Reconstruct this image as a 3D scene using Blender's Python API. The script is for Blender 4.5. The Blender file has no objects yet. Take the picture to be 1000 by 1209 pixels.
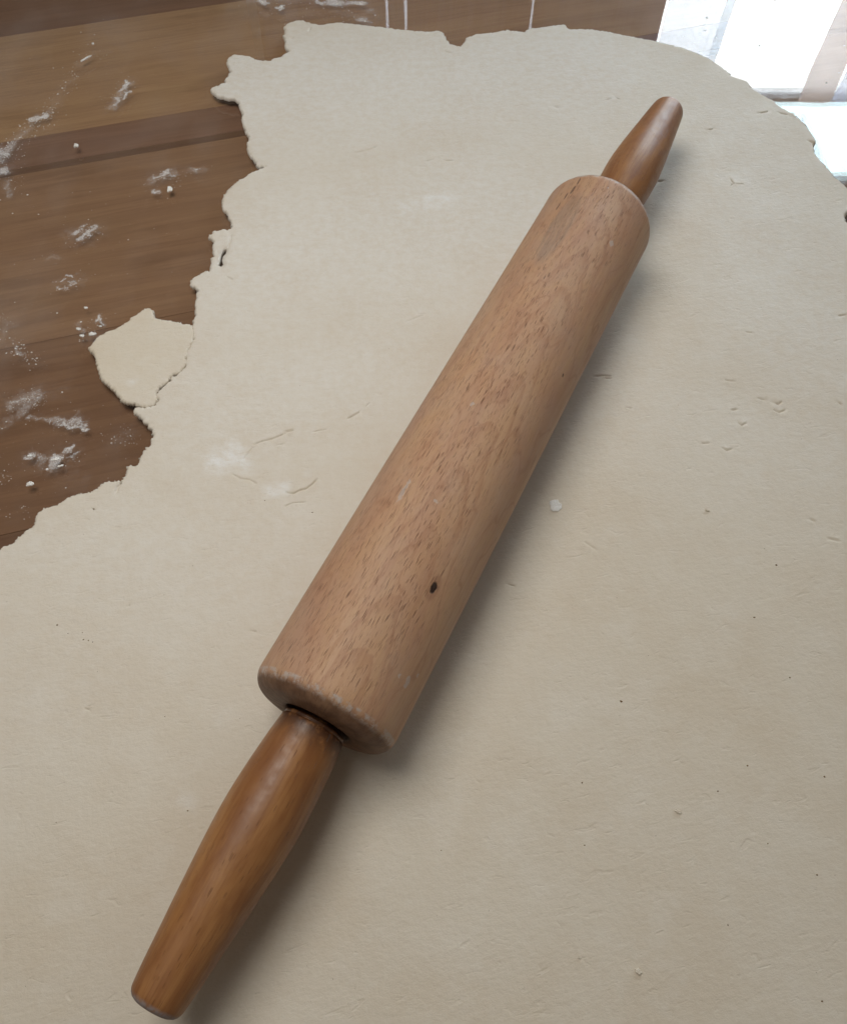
import bpy, math, random
import numpy as np
from mathutils import Vector, Matrix, noise as mnoise
from mathutils.geometry import delaunay_2d_cdt

random.seed(7)
RNG = np.random.default_rng(7)
SC = bpy.context.scene
COL = SC.collection
MM = 0.001

# ------------------------------------------------------------------ camera, world, lights, exposure
PITCH = math.radians(60.98)          # looking down at the table from about 31 cm above the dough
CAM_H = 308.635
cam_data = bpy.data.cameras.new('camera')
cam_data.sensor_fit = 'VERTICAL'
cam_data.sensor_height = 36.0
cam_data.lens = 942.0 / 1209.0 * 36.0
cam_data.clip_start = 0.02
cam_data.clip_end = 30.0
cam = bpy.data.objects.new('camera', cam_data)
cam.location = (0, 0, CAM_H * MM)
cam.rotation_euler = (math.pi / 2 - PITCH, 0, 0)
COL.objects.link(cam)
SC.camera = cam

world = bpy.data.worlds.new('World')
SC.world = world
world.use_nodes = True
bg = world.node_tree.nodes['Background']
bg.inputs['Color'].default_value = (1.0, 0.88, 0.74, 1)
bg.inputs['Strength'].default_value = 0.10

lamp_data = bpy.data.lights.new('ceiling_light', 'AREA')
lamp_data.shape = 'RECTANGLE'
lamp_data.size = 0.36
lamp_data.size_y = 0.34
lamp_data.energy = 2.45
lamp_data.color = (1.0, 0.955, 0.875)
lamp = bpy.data.objects.new('ceiling_light', lamp_data)
lamp.location = (-0.160, 0.26, 0.63)
lamp.rotation_euler = (Vector((-0.06, 0.24, 0)) - Vector(lamp.location)).to_track_quat('-Z', 'Y').to_euler()
COL.objects.link(lamp)

vs = SC.view_settings
vs.view_transform = 'Standard'
vs.look = 'None'
vs.exposure = 0.0
vs.gamma = 1.0
vs.use_curve_mapping = False
SC.cycles.use_denoising = True
SC.cycles.max_bounces = 8
SC.cycles.transparent_max_bounces = 12
WINDOW_EMISSION = 8.5

# ------------------------------------------------------------------ surveying: photo point -> place on the table
_F = np.array([0, math.cos(PITCH), -math.sin(PITCH)])
_U = np.array([0, math.sin(PITCH), math.cos(PITCH)])
_C = np.array([0, 0, CAM_H])


def ray(x, y):
    return _F + np.array([1.0, 0, 0]) * (x - 500) / 942 - _U * (y - 604.5) / 942


def at(x, y, z=0.0):
    d = ray(x, y)
    return _C + d * (z - CAM_H) / d[2]


def at2(pts, z=0.0):
    return np.array([at(x, y, z)[:2] for x, y in pts])


Z_GLASS = -2.4        # glass surface under the dough
T_GLASS = 4.0
Z_WOOD = Z_GLASS - T_GLASS - 0.15

# ------------------------------------------------------------------ helpers


def link(name, me, mat=None, parent=None):
    o = bpy.data.objects.new(name, me)
    COL.objects.link(o)
    if mat is not None:
        me.materials.append(mat)
    if parent is not None:
        o.parent = parent
    return o


def mesh(name, verts, faces, smooth=True, scale=MM):
    me = bpy.data.meshes.new(name)
    v = np.asarray(verts, dtype=float) * scale
    me.from_pydata(v.tolist(), [], faces)
    me.update()
    if smooth:
        me.polygons.foreach_set('use_smooth', [True] * len(me.polygons))
    return me


def empty(name, loc=(0, 0, 0), rot=None):
    o = bpy.data.objects.new(name, None)
    o.empty_display_size = 0.02
    o.location = loc
    if rot:
        o.rotation_euler = rot
    COL.objects.link(o)
    return o


def tag(o, label=None, cat=None, group=None, kind=None):
    if label: o['label'] = label
    if cat: o['category'] = cat
    if group: o['group'] = group
    if kind: o['kind'] = kind
    return o


class NT:
    """small wrapper to write node trees as expressions"""

    def __init__(self, name):
        self.mat = bpy.data.materials.new(name)
        self.mat.use_nodes = True
        self.t = self.mat.node_tree
        self.t.nodes.clear()
        self.out = self.t.nodes.new('ShaderNodeOutputMaterial')

    def put(self, sock, v):
        if v is None:
            return
        if hasattr(v, 'is_output'):
            self.t.links.new(v, sock)
        else:
            if sock.type == 'RGBA' and len(v) == 3:
                v = (*v, 1)
            sock.default_value = v

    def n(self, kind, ins=None, out=0, **props):
        nd = self.t.nodes.new('ShaderNode' + kind)
        for k, v in props.items():
            setattr(nd, k, v)
        for k, v in (ins or {}).items():
            self.put(nd.inputs[k], v)
        return nd.outputs[out]

    def m(self, op, a, b=None, c=None, clamp=False):
        ins = {0: a}
        if b is not None: ins[1] = b
        if c is not None: ins[2] = c
        return self.n('Math', ins, operation=op, use_clamp=clamp)

    def noise(self, vec, scale=1.0, detail=3.0, rough=0.55, dist=0.0, out=0):
        return self.n('TexNoise', {'Vector': vec, 'Scale': scale, 'Detail': detail, 'Roughness': rough, 'Distortion': dist}, out=out)

    def scale(self, vec, s):
        return self.n('VectorMath', {0: vec, 1: s}, operation='MULTIPLY')

    def addv(self, a, b):
        return self.n('VectorMath', {0: a, 1: b}, operation='ADD')

    def ramp(self, v, lo, hi, a=0.0, b=1.0, smooth=True):
        return self.n('MapRange', {'Value': v, 'From Min': lo, 'From Max': hi, 'To Min': a, 'To Max': b},
                      interpolation_type='SMOOTHSTEP' if smooth else 'LINEAR')

    def mix(self, f, a, b, blend='MIX'):
        nd = self.t.nodes.new('ShaderNodeMix')
        nd.data_type = 'RGBA'
        nd.blend_type = blend
        self.put(nd.inputs[0], f)
        self.put(nd.inputs[6], a)
        self.put(nd.inputs[7], b)
        return nd.outputs[2]

    def bump(self, h, dist, strength=1.0, normal=None):
        return self.n('Bump', {'Height': h, 'Distance': dist, 'Strength': strength, 'Normal': normal})

    def bsdf(self, color, rough, spec=0.5, normal=None, **kw):
        ins = {'Base Color': color, 'Roughness': rough, 'Specular IOR Level': spec, 'Normal': normal}
        ins.update(kw)
        return self.n('BsdfPrincipled', ins)

    def done(self, shader):
        self.t.links.new(shader, self.out.inputs['Surface'])
        return self.mat

    def objmm(self):
        return self.scale(self.n('TexCoord', out=3), (1000, 1000, 1000))

    def uvmm(self):
        return self.scale(self.n('TexCoord', out=2), (1000, 1000, 1000))

    def spot(self, uv, cu, cv, ru, rv):
        """1 inside an ellipse (mm), soft edge"""
        d = self.n('VectorMath', {0: uv, 1: (cu, cv, 0)}, operation='SUBTRACT')
        d = self.scale(d, (1.0 / ru, 1.0 / rv, 0))
        l = self.n('VectorMath', {0: d}, out=1, operation='LENGTH')
        return self.ramp(l, 1.15, 0.75)


# ------------------------------------------------------------------ materials


def mat_dough(name, tint=(1, 1, 1)):
    t = NT(name)
    p = t.objmm()
    base = np.array((0.705, 0.638, 0.540)) * np.array(tint)
    warm = np.array((0.680, 0.600, 0.492)) * np.array(tint)
    pale = np.array((0.755, 0.705, 0.630)) * np.array(tint)
    c = t.mix(t.ramp(t.noise(p, 0.018, 4, 0.6), 0.38, 0.66), tuple(base), tuple(warm))
    c = t.mix(t.ramp(t.noise(t.addv(p, (311, 57, 0)), 0.045, 5, 0.65), 0.45, 0.75, 0, 0.45), c, tuple(pale))
    # mottling of fat and flour at millimetre size
    c = t.mix(t.ramp(t.noise(t.addv(p, (31, 7, 0)), 0.45, 5, 0.7), 0.5, 0.72, 0, 0.30), c, tuple(pale))
    c = t.mix(t.ramp(t.noise(t.addv(p, (3, 77, 0)), 0.22, 5, 0.7), 0.56, 0.78, 0, 0.22), c, tuple(warm * 0.88))
    c = t.mix(t.ramp(t.noise(t.addv(p, (613, 207, 0)), 0.075, 3, 0.5), 0.60, 0.76, 0, 0.16), c, (0.600, 0.510, 0.400))
    # loose flour on top
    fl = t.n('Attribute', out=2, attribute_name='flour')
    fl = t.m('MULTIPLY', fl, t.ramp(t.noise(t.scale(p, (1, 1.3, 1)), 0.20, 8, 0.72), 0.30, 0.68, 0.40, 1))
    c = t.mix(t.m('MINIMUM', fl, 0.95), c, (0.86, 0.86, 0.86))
    # tiny bran specks
    v = t.n('TexVoronoi', {'Vector': p, 'Scale': 0.085, 'Randomness': 1.0}, out=0)
    vc = t.n('TexVoronoi', {'Vector': p, 'Scale': 0.085, 'Randomness': 1.0}, out=1)
    pick = t.n('SeparateColor', {0: vc})
    sp = t.m('MULTIPLY', t.ramp(v, 0.024, 0.012), t.m('GREATER_THAN', pick, 0.62))
    c = t.mix(t.m('MULTIPLY', sp, 0.55), c, (0.25, 0.17, 0.09))
    # relief: rolled skin, faint drag lines across the sheet, pores
    drag = t.n('VectorRotate', {'Vector': p, 'Angle': math.radians(-14)}, rotation_type='Z_AXIS')
    h = t.m('MULTIPLY', t.noise(t.scale(drag, (0.80, 1.15, 1)), 0.42, 6, 0.68), 0.75)
    h = t.m('ADD', h, t.m('MULTIPLY', t.noise(t.scale(drag, (0.16, 0.36, 1)), 0.9, 4, 0.6), 0.5))
    h = t.m('ADD', h, t.m('MULTIPLY', t.noise(p, 2.6, 3, 0.6), 0.16))
    dent = t.ramp(t.noise(t.scale(drag, (0.35, 0.9, 1)), 0.30, 3, 0.5, 0.6), 0.62, 0.74)
    h = t.m('SUBTRACT', h, t.m('MULTIPLY', dent, 0.35))
    nrm = t.bump(h, 0.00050, 0.72)
    rough = t.ramp(t.noise(p, 0.05, 3), 0.3, 0.7, 0.52, 0.68)
    return t.done(t.bsdf(c, rough, 0.28, nrm))


def mat_flour():
    t = NT('white_flour')
    p = t.objmm()
    c = t.mix(t.ramp(t.noise(p, 1.5, 3), 0.3, 0.7), (0.78, 0.76, 0.72), (0.88, 0.88, 0.88))
    return t.done(t.bsdf(c, 0.9, 0.1, t.bump(t.noise(p, 2.0, 3), 0.0003, 0.6)))


def mat_bran():
    t = NT('brown_bran')
    p = t.objmm()
    c = t.mix(t.noise(p, 3.0, 2), (0.10, 0.06, 0.03), (0.28, 0.18, 0.08))
    return t.done(t.bsdf(c, 0.8, 0.2))


def flecks(t, uv, su, sv, lo, dens):
    """short dark medullary dashes along the grain"""
    w = t.noise(t.scale(uv, (0.10, 0.03, 1)), 1.0, 2, 0.5, out=1)
    w = t.n('VectorMath', {0: w, 1: (0.5, 0.5, 0.5)}, operation='SUBTRACT')
    q = t.addv(t.scale(uv, (1 / su, 1 / sv, 0)), t.scale(w, (1.0, 0.5, 0)))
    d = t.n('TexVoronoi', {'Vector': q, 'Scale': 1.0, 'Randomness': 0.95}, out=0, voronoi_dimensions='2D')
    cc = t.n('TexVoronoi', {'Vector': q, 'Scale': 1.0, 'Randomness': 0.95}, out=1, voronoi_dimensions='2D')
    nd = t.t.nodes.new('ShaderNodeSeparateColor')
    t.put(nd.inputs[0], cc)
    r, g = nd.outputs[0], nd.outputs[1]
    rad = t.ramp(g, 0, 1, lo * 0.55, lo * 1.15, smooth=False)
    inside = t.m('SUBTRACT', rad, d)
    inside = t.ramp(inside, 0.0, 0.14)
    return t.m('MULTIPLY', inside, t.m('LESS_THAN', r, dens)), r


def mat_roller(spots):
    t = NT('pale_beech')
    uv = t.uvmm()                                  # u around the barrel, v along it, in mm
    # long tonal bands of the grain
    warp = t.noise(t.scale(uv, (0.030, 0.010, 1)), 1.0, 3, 0.5)
    sep = t.n('SeparateXYZ', {0: uv})
    arch = t.m('ADD', t.m('MULTIPLY', sep, 0.075), t.m('MULTIPLY', warp, 9.0))
    ring = t.m('ABSOLUTE', t.m('SUBTRACT', t.m('FRACT', arch), 0.5))
    n1 = t.noise(t.scale(uv, (0.07, 0.012, 1)), 1.0, 4, 0.55, 0.4)
    n2 = t.noise(t.scale(uv, (0.9, 0.035, 1)), 1.0, 5, 0.62)
    n3 = t.noise(t.scale(uv, (3.2, 0.13, 1)), 1.0, 3, 0.6)
    c = t.mix(t.ramp(n1, 0.34, 0.64), (0.550, 0.335, 0.205), (0.485, 0.275, 0.168))
    c = t.mix(t.ramp(ring, 0.42, 0.5, 0, 0.5), c, (0.390, 0.195, 0.110))
    c = t.mix(t.ramp(ring, 0.0, 0.25, 0.30, 0.0), c, (0.540, 0.330, 0.175))
    c = t.mix(t.ramp(n2, 0.44, 0.70, 0, 0.30), c, (0.400, 0.220, 0.125))
    c = t.mix(t.ramp(n3, 0.5, 0.75, 0, 0.35), c, (0.600, 0.385, 0.225))
    # cathedral figure: nested arches running down the barrel
    cu = t.m('MULTIPLY', t.m('SUBTRACT', sep, spots['arch'][0]), 1 / 8.5)
    wig = t.noise(t.scale(uv, (0.06, 0.02, 1)), 1.0, 3, 0.5)
    fld = t.m('ADD', t.m('MULTIPLY', sep.node.outputs[1], 1 / 26.0), t.m('MULTIPLY', t.m('MULTIPLY', cu, cu), 0.9))
    fld = t.m('ADD', fld, t.m('MULTIPLY', wig, 2.2))
    saw = t.m('FRACT', fld)
    line = t.m('MULTIPLY', t.ramp(saw, 0.45, 0.93), t.ramp(saw, 1.0, 0.95))
    near_c = t.ramp(t.m('ABSOLUTE', cu), 2.3, 0.7)
    line = t.m('MULTIPLY', t.m('MULTIPLY', line, near_c), t.ramp(n2, 0.3, 0.6, 0.45, 1.0))
    c = t.mix(t.m('MULTIPLY', line, 0.42), c, (0.355, 0.165, 0.090))
    pink = t.noise(t.scale(uv, (0.045, 0.020, 1)), 1.0, 2, 0.5)
    c = t.mix(t.ramp(pink, 0.52, 0.70, 0, 0.30), c, (0.420, 0.225, 0.160))
    # grey soiled streak near the far end
    grey = t.m('MULTIPLY', t.spot(uv, *spots['grey']), t.ramp(n2, 0.3, 0.6, 0.15, 0.5))
    c = t.mix(grey, c, (0.26, 0.19, 0.145))
    region = t.ramp(t.noise(t.scale(uv, (0.035, 0.018, 1)), 1.0, 2), 0.30, 0.52, 0.5, 1.0)
    f1, _ = flecks(t, uv, 0.27, 5.0, 0.42, 0.115)
    f2, _ = flecks(t, t.addv(uv, (37.3, 91.7, 0)), 0.20, 2.8, 0.44, 0.19)
    region = t.m('MULTIPLY', region, t.ramp(sep, 14, 34, 1.0, 0.3))
    f1 = t.m('MULTIPLY', f1, region)
    f2 = t.m('MULTIPLY', f2, region)
    c = t.mix(t.m('MULTIPLY', f2, 0.42), c, (0.20, 0.082, 0.036))
    c = t.mix(t.m('MULTIPLY', f1, 0.85), c, (0.135, 0.053, 0.025))
    # knot, pin knot, old crack
    halo = t.spot(uv, spots['knot'][0], spots['knot'][1], 2.6, 5.5)
    c = t.mix(t.m('MULTIPLY', halo, 0.35), c, (0.24, 0.10, 0.06))
    kd = t.addv(uv, t.scale(t.n('VectorMath', {0: t.noise(uv, 0.7, 3, out=1), 1: (0.5, 0.5, 0.5)}, operation='SUBTRACT'), (0.9, 0.9, 0)))
    knot = t.spot(kd, spots['knot'][0], spots['knot'][1], 1.25, 2.35)
    c = t.mix(t.m('MULTIPLY', knot, 0.97), c, (0.022, 0.008, 0.005))
    pin = t.spot(kd, spots['pin'][0], spots['pin'][1], 0.55, 0.9)
    c = t.mix(t.m('MULTIPLY', pin, 0.95), c, (0.05, 0.018, 0.01))
    cr = None
    for (cu, cv, ru, rv) in spots['crack']:
        s = t.spot(kd, cu, cv, ru, rv)
        cr = s if cr is None else t.m('MAXIMUM', cr, s)
    c = t.mix(t.m('MULTIPLY', cr, 0.75), c, (0.10, 0.05, 0.03))
    # soiling and painted shade on the rounded end, flour worked into the shoulder
    end = t.n('Attribute', out=2, attribute_name='end')
    c = t.mix(t.m('MULTIPLY', t.ramp(end, 0.20, 0.55, 0, 0.95), t.ramp(t.noise(uv, 0.16, 4), 0.25, 0.7, 0.72, 1)), c, (0.120, 0.062, 0.036))
    sh = t.m('MULTIPLY', t.ramp(end, 0.0, 0.14), t.ramp(end, 0.62, 0.25))
    sh = t.m('MULTIPLY', sh, t.ramp(t.noise(t.scale(uv, (0.26, 0.26, 1)), 1.0, 6, 0.75), 0.44, 0.60, 0, 0.85))
    dust = t.ramp(t.noise(t.scale(uv, (1, 0.8, 1)), 0.9, 5, 0.72), 0.70, 0.80, 0, 0.5)
    fd = None
    for (cu, cv, ru, rv) in spots['flour']:
        s = t.spot(t.addv(uv, t.scale(t.n('VectorMath', {0: t.noise(uv, 0.5, 3, out=1), 1: (0.5, 0.5, 0.5)}, operation='SUBTRACT'), (2.6, 2.6, 0))), cu, cv, ru, rv)
        fd = s if fd is None else t.m('MAXIMUM', fd, s)
    fd = t.m('MULTIPLY', fd, 0.55)
    flour = t.m('MAXIMUM', t.m('MAXIMUM', sh, fd), dust)
    c = t.mix(flour, c, (0.52, 0.46, 0.43))
    film = t.m('MULTIPLY', t.ramp(t.noise(t.scale(uv, (0.05, 0.03, 1)), 1.0, 5, 0.65), 0.35, 0.75), t.ramp(end, 0.2, 0.5, 0.20, 0.0))
    c = t.mix(film, c, (0.50, 0.43, 0.38))
    h = t.m('SUBTRACT', t.m('MULTIPLY', n2, 0.5), t.m('ADD', t.m('MULTIPLY', f1, 0.7), t.m('MULTIPLY', f2, 0.4)))
    h = t.m('SUBTRACT', h, t.m('MULTIPLY', t.m('MAXIMUM', knot, cr), 1.6))
    h = t.m('ADD', h, t.m('MULTIPLY', flour, 0.3))
    nrm = t.bump(h, 0.00022, 0.8)
    return t.done(t.bsdf(c, t.ramp(n2, 0.3, 0.7, 0.46, 0.60), 0.32, nrm))


def mat_handle():
    t = NT('varnished_orange_wood')
    uv = t.uvmm()
    off = t.n('ObjectInfo', out=5)                 # each handle its own cut of wood
    uv = t.addv(uv, t.n('CombineXYZ', {0: t.m('MULTIPLY', off, 60.0), 1: t.m('MULTIPLY', off, 500.0)}))
    n1 = t.noise(t.scale(uv, (0.10, 0.022, 1)), 1.0, 4, 0.6, 0.5)
    n2 = t.noise(t.scale(uv, (1.1, 0.05, 1)), 1.0, 5, 0.62)
    c = t.mix(t.ramp(n1, 0.32, 0.66), (0.400, 0.192, 0.070), (0.255, 0.104, 0.037))
    c = t.mix(t.ramp(n2, 0.42, 0.72, 0, 0.55), c, (0.215, 0.078, 0.022))
    amber = t.noise(t.scale(uv, (0.06, 0.03, 1)), 1.0, 2)
    c = t.mix(t.ramp(amber, 0.5, 0.7, 0, 0.5), c, (0.370, 0.165, 0.052))
    f1, _ = flecks(t, uv, 0.36, 3.6, 0.42, 0.06)
    c = t.mix(t.m('MULTIPLY', f1, 0.42), c, (0.075, 0.024, 0.010))
    # wear: dark grime at the neck, grey scuffed rim at the tip
    along = t.n('Attribute', out=2, attribute_name='along')
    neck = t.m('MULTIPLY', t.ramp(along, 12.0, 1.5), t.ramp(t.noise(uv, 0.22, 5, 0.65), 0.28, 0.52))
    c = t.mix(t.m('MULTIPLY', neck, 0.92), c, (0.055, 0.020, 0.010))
    scuff = t.m('MULTIPLY', t.ramp(along, 92.8, 94.3), t.ramp(t.noise(uv, 0.5, 4), 0.3, 0.55, 0.3, 1.0))
    c = t.mix(scuff, c, (0.335, 0.275, 0.265))
    lint = t.m('MULTIPLY', t.ramp(t.noise(uv, 0.42, 5, 0.68), 0.69, 0.76, 0, 0.6), t.ramp(along, 40, 8, 0.25, 1))
    c = t.mix(lint, c, (0.58, 0.50, 0.45))
    h = t.m('SUBTRACT', t.m('MULTIPLY', n2, 0.4), f1)
    h = t.m('ADD', h, t.m('MULTIPLY', t.noise(uv, 0.35, 4), 0.6))
    nrm = t.bump(h, 0.00016, 0.7)
    rough = t.m('ADD', t.ramp(t.noise(uv, 0.25, 4), 0.3, 0.7, 0.36, 0.50), t.m('MULTIPLY', t.m('MAXIMUM', scuff, lint), 0.35))
    return t.done(t.bsdf(c, rough, 0.5, nrm))


def mat_board():
    t = NT('brown_tabletop_wood')
    p = t.objmm()
    rnd = t.n('ObjectInfo', out=5)
    p = t.addv(p, t.n('CombineXYZ', {0: t.m('MULTIPLY', rnd, 900.0), 1: t.m('MULTIPLY', rnd, 370.0)}))
    col = t.n('ObjectInfo', out=1)
    warp = t.noise(t.scale(p, (0.006, 0.03, 1)), 1.0, 3)
    q = t.addv(p, t.n('CombineXYZ', {1: t.m('MULTIPLY', warp, 14.0)}))
    n1 = t.noise(t.scale(q, (0.004, 0.085, 1)), 1.0, 4, 0.6)
    n2 = t.noise(t.scale(q, (0.016, 0.50, 1)), 1.0, 5, 0.65)
    n3 = t.noise(t.scale(q, (0.07, 2.6, 1)), 1.0, 5, 0.7)
    n4 = t.noise(t.scale(p, (0.014, 0.02, 1)), 1.0, 3)
    c = t.mix(t.ramp(n1, 0.35, 0.65), t.mix(1.0, col, (1.06, 1.06, 1.03), 'MULTIPLY'), t.mix(1.0, col, (0.90, 0.87, 0.85), 'MULTIPLY'))
    c = t.mix(t.ramp(n2, 0.45, 0.72, 0, 0.42), c, t.mix(1.0, col, (0.62, 0.53, 0.50), 'MULTIPLY'))
    c = t.mix(t.ramp(n3, 0.5, 0.75, 0, 0.35), c, t.mix(1.0, col, (1.35, 1.33, 1.25), 'MULTIPLY'))
    c = t.mix(t.ramp(n4, 0.5, 0.7, 0, 0.25), c, t.mix(1.0, col, (1.0, 1.06, 0.98), 'MULTIPLY'))
    n5 = t.noise(t.scale(p, (0.010, 0.045, 1)), 1.0, 4, 0.6)
    c = t.mix(t.ramp(n5, 0.52, 0.72, 0, 0.5), c, t.mix(1.0, col, (0.62, 0.56, 0.52), 'MULTIPLY'))
    nrm = t.bump(n2, 0.0002, 0.3)
    return t.done(t.bsdf(c, 0.6, 0.15, nrm))


def mat_glass(film):
    t = NT('clear_glass_with_flour_and_haze' if film else 'clear_glass')
    # same reflectance on either side of a face
    fr = t.n('Fresnel', {'IOR': t.ramp(t.n('NewGeometry', out=6), 0, 1, 1.44, 1 / 1.44, smooth=False)})
    tr = t.n('BsdfTransparent', {'Color': (0.985, 0.99, 0.985)})
    gl = t.n('BsdfGlossy', {'Color': (1, 1, 1), 'Roughness': 0.012 if film else 0.0})
    g = t.n('MixShader', {0: fr, 1: tr, 2: gl})
    if film:
        p = t.objmm()
        a = t.n('Attribute', out=2, attribute_name='flour')
        b = t.ramp(t.noise(p, 0.35, 7, 0.78), 0.36, 0.70, 0.0, 1.0)
        grain = t.ramp(t.noise(p, 2.2, 4, 0.75), 0.36, 0.62, 0.15, 1.15)
        k = t.m('ADD', a, t.m('MULTIPLY', t.m('SUBTRACT', t.noise(p, 0.8, 6, 0.75), 0.5), 1.0))
        f = t.m('MULTIPLY', t.ramp(k, 0.22, 0.85), t.ramp(a, 0.04, 0.35))
        f = t.m('ADD', t.m('MULTIPLY', f, 0.66), t.m('MULTIPLY', t.m('MULTIPLY', a, b), 0.5))
        f = t.m('MULTIPLY', f, grain, clamp=True)
        haze_sheen = t.m('MULTIPLY', t.ramp(t.noise(t.scale(p, (1, 0.6, 1)), 0.02, 4), 0.42, 0.75), 0.06)  # greyish sheen painted into the glass as a pale diffuse layer
        f = t.m('ADD', f, haze_sheen, clamp=True)
        df = t.n('BsdfDiffuse', {'Color': (0.80, 0.80, 0.82)})
        g = t.n('MixShader', {0: f, 1: g, 2: df})
    return t.done(g)


def mat_plain(name, col, rough=0.5, spec=0.3, nscale=0.05, var=0.85):
    t = NT(name)
    p = t.objmm()
    c = t.mix(t.ramp(t.noise(p, nscale, 4), 0.3, 0.7), col, tuple(x * var for x in col))
    return t.done(t.bsdf(c, rough, spec))


def mat_pane(name, col, strength):
    t = NT(name)
    p = t.objmm()
    k = t.ramp(t.noise(p, 0.006, 4), 0.3, 0.7, 0.88, 1.06)
    e = t.n('Emission', {'Color': col, 'Strength': t.m('MULTIPLY', k, strength)})
    return t.done(e)


def mat_sheer(name, col, through, weave):
    """net curtain: threads with open gaps between them"""
    t = NT(name)
    p = t.objmm()
    d = t.n('BsdfDiffuse', {'Color': col})
    l = t.n('BsdfTranslucent', {'Color': col})
    cloth = t.n('MixShader', {0: 0.6, 1: d, 2: l})
    s = t.n('SeparateXYZ', {0: p})
    nd = s.node
    if weave:
        row = t.m('FRACT', t.m('MULTIPLY', nd.outputs[2], 1 / 13.0))
        dash = t.m('FRACT', t.m('ADD', t.m('MULTIPLY', nd.outputs[0], 1 / 10.0), t.m('MULTIPLY', t.m('FLOOR', t.m('MULTIPLY', nd.outputs[2], 1 / 13.0)), 0.5)))
        pat = t.m('MULTIPLY', t.ramp(row, 0.55, 0.75), t.ramp(dash, 0.35, 0.55))
        pat = t.m('MULTIPLY', pat, t.ramp(t.noise(p, 0.03, 3), 0.35, 0.6, 0.3, 1))
        f = t.ramp(pat, 0, 1, through, max(0.0, through - weave))
    else:
        f = through
    return t.done(t.n('MixShader', {0: f, 1: cloth, 2: t.n('BsdfTransparent')}))


def mat_curtain():
    t = NT('grey_mauve_curtain_cloth')
    p = t.objmm()
    c = t.mix(t.ramp(t.noise(t.scale(p, (0.05, 1, 0.004)), 1.0, 3), 0.3, 0.7), (0.22, 0.205, 0.225), (0.15, 0.14, 0.15))
    d = t.n('BsdfDiffuse', {'Color': c})
    l = t.n('BsdfTranslucent', {'Color': t.mix(1.0, c, (0.5, 0.52, 0.62), 'MULTIPLY')})
    return t.done(t.n('MixShader', {0: 0.45, 1: d, 2: l}))


M_DOUGH = mat_dough('raw_dough')
M_FLAP = mat_dough('raw_dough_flap', (1.0, 0.985, 0.95))
M_FLOUR = mat_flour()
M_BRAN = mat_bran()
M_HANDLE = mat_handle()
M_BOARD = mat_board()
M_GLASS_TOP = mat_glass(True)
M_GLASS = mat_glass(False)

# ------------------------------------------------------------------ the table: wooden boards
BOARD_DIR = math.radians(15.4)
table = tag(empty('table', at(120, 300, Z_WOOD) * MM, (0, 0, BOARD_DIR)),
            'brown wooden table of glued boards with flour spilled over its left side', 'table')
T_INV = (Matrix.Translation(at(120, 300, Z_WOOD) * MM) @ Matrix.Rotation(BOARD_DIR, 4, 'Z')).inverted()


def across(x, y):
    """distance across the boards (mm) of a photo point"""
    return (T_INV @ Vector(at(x, y, Z_WOOD) * MM)).y * 1000


seams = sorted([across(150, 21), across(150, 143.5), across(150, 177), across(150, 184), across(110, 391)])
gap = 110.0
ys = [seams[0] - gap * k for k in (4, 3, 2, 1)] + seams + [seams[-1] + gap * k for k in (1, 2)]
cols = [(0.210, 0.115, 0.071), (0.234, 0.127, 0.078), (0.196, 0.106, 0.065), (0.231, 0.125, 0.072),
        (0.290, 0.166, 0.097), (0.170, 0.092, 0.054), (0.237, 0.130, 0.086), (0.385, 0.231, 0.128), (0.203, 0.104, 0.062), (0.235, 0.131, 0.081)]


def rounded_box(x0, x1, y0, y1, z0, z1, b):
    v, f = [], []
    for (z, i) in ((z0, 0), (z1 - b, 0), (z1, b)):
        v += [(x0 + i, y0 + i, z), (x1 - i, y0 + i, z), (x1 - i, y1 - i, z), (x0 + i, y1 - i, z)]
    f.append((3, 2, 1, 0))
    for k in (0, 4):
        for i in range(4):
            j = (i + 1) % 4
            f.append((k + i, k + j, k + 4 + j, k + 4 + i))
    f.append((8, 9, 10, 11))
    return v, f


for i in range(len(ys) - 1):
    y0, y1 = ys[i] + 0.07, ys[i + 1] - 0.07
    if y1 - y0 < 4:                              # thin inlaid strip with open joints
        y0, y1 = y0 + 0.22, y1 - 0.22
    yc = (y0 + y1) / 2
    v, f = rounded_box(-640, 760, y0 - yc, y1 - yc, -24, 0, 0.22)
    o = link('board', mesh('board', v, f, smooth=False), M_BOARD, table)
    o.location = (0, yc * MM, 0)
    o.color = (*cols[i % len(cols)], 1)

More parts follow.
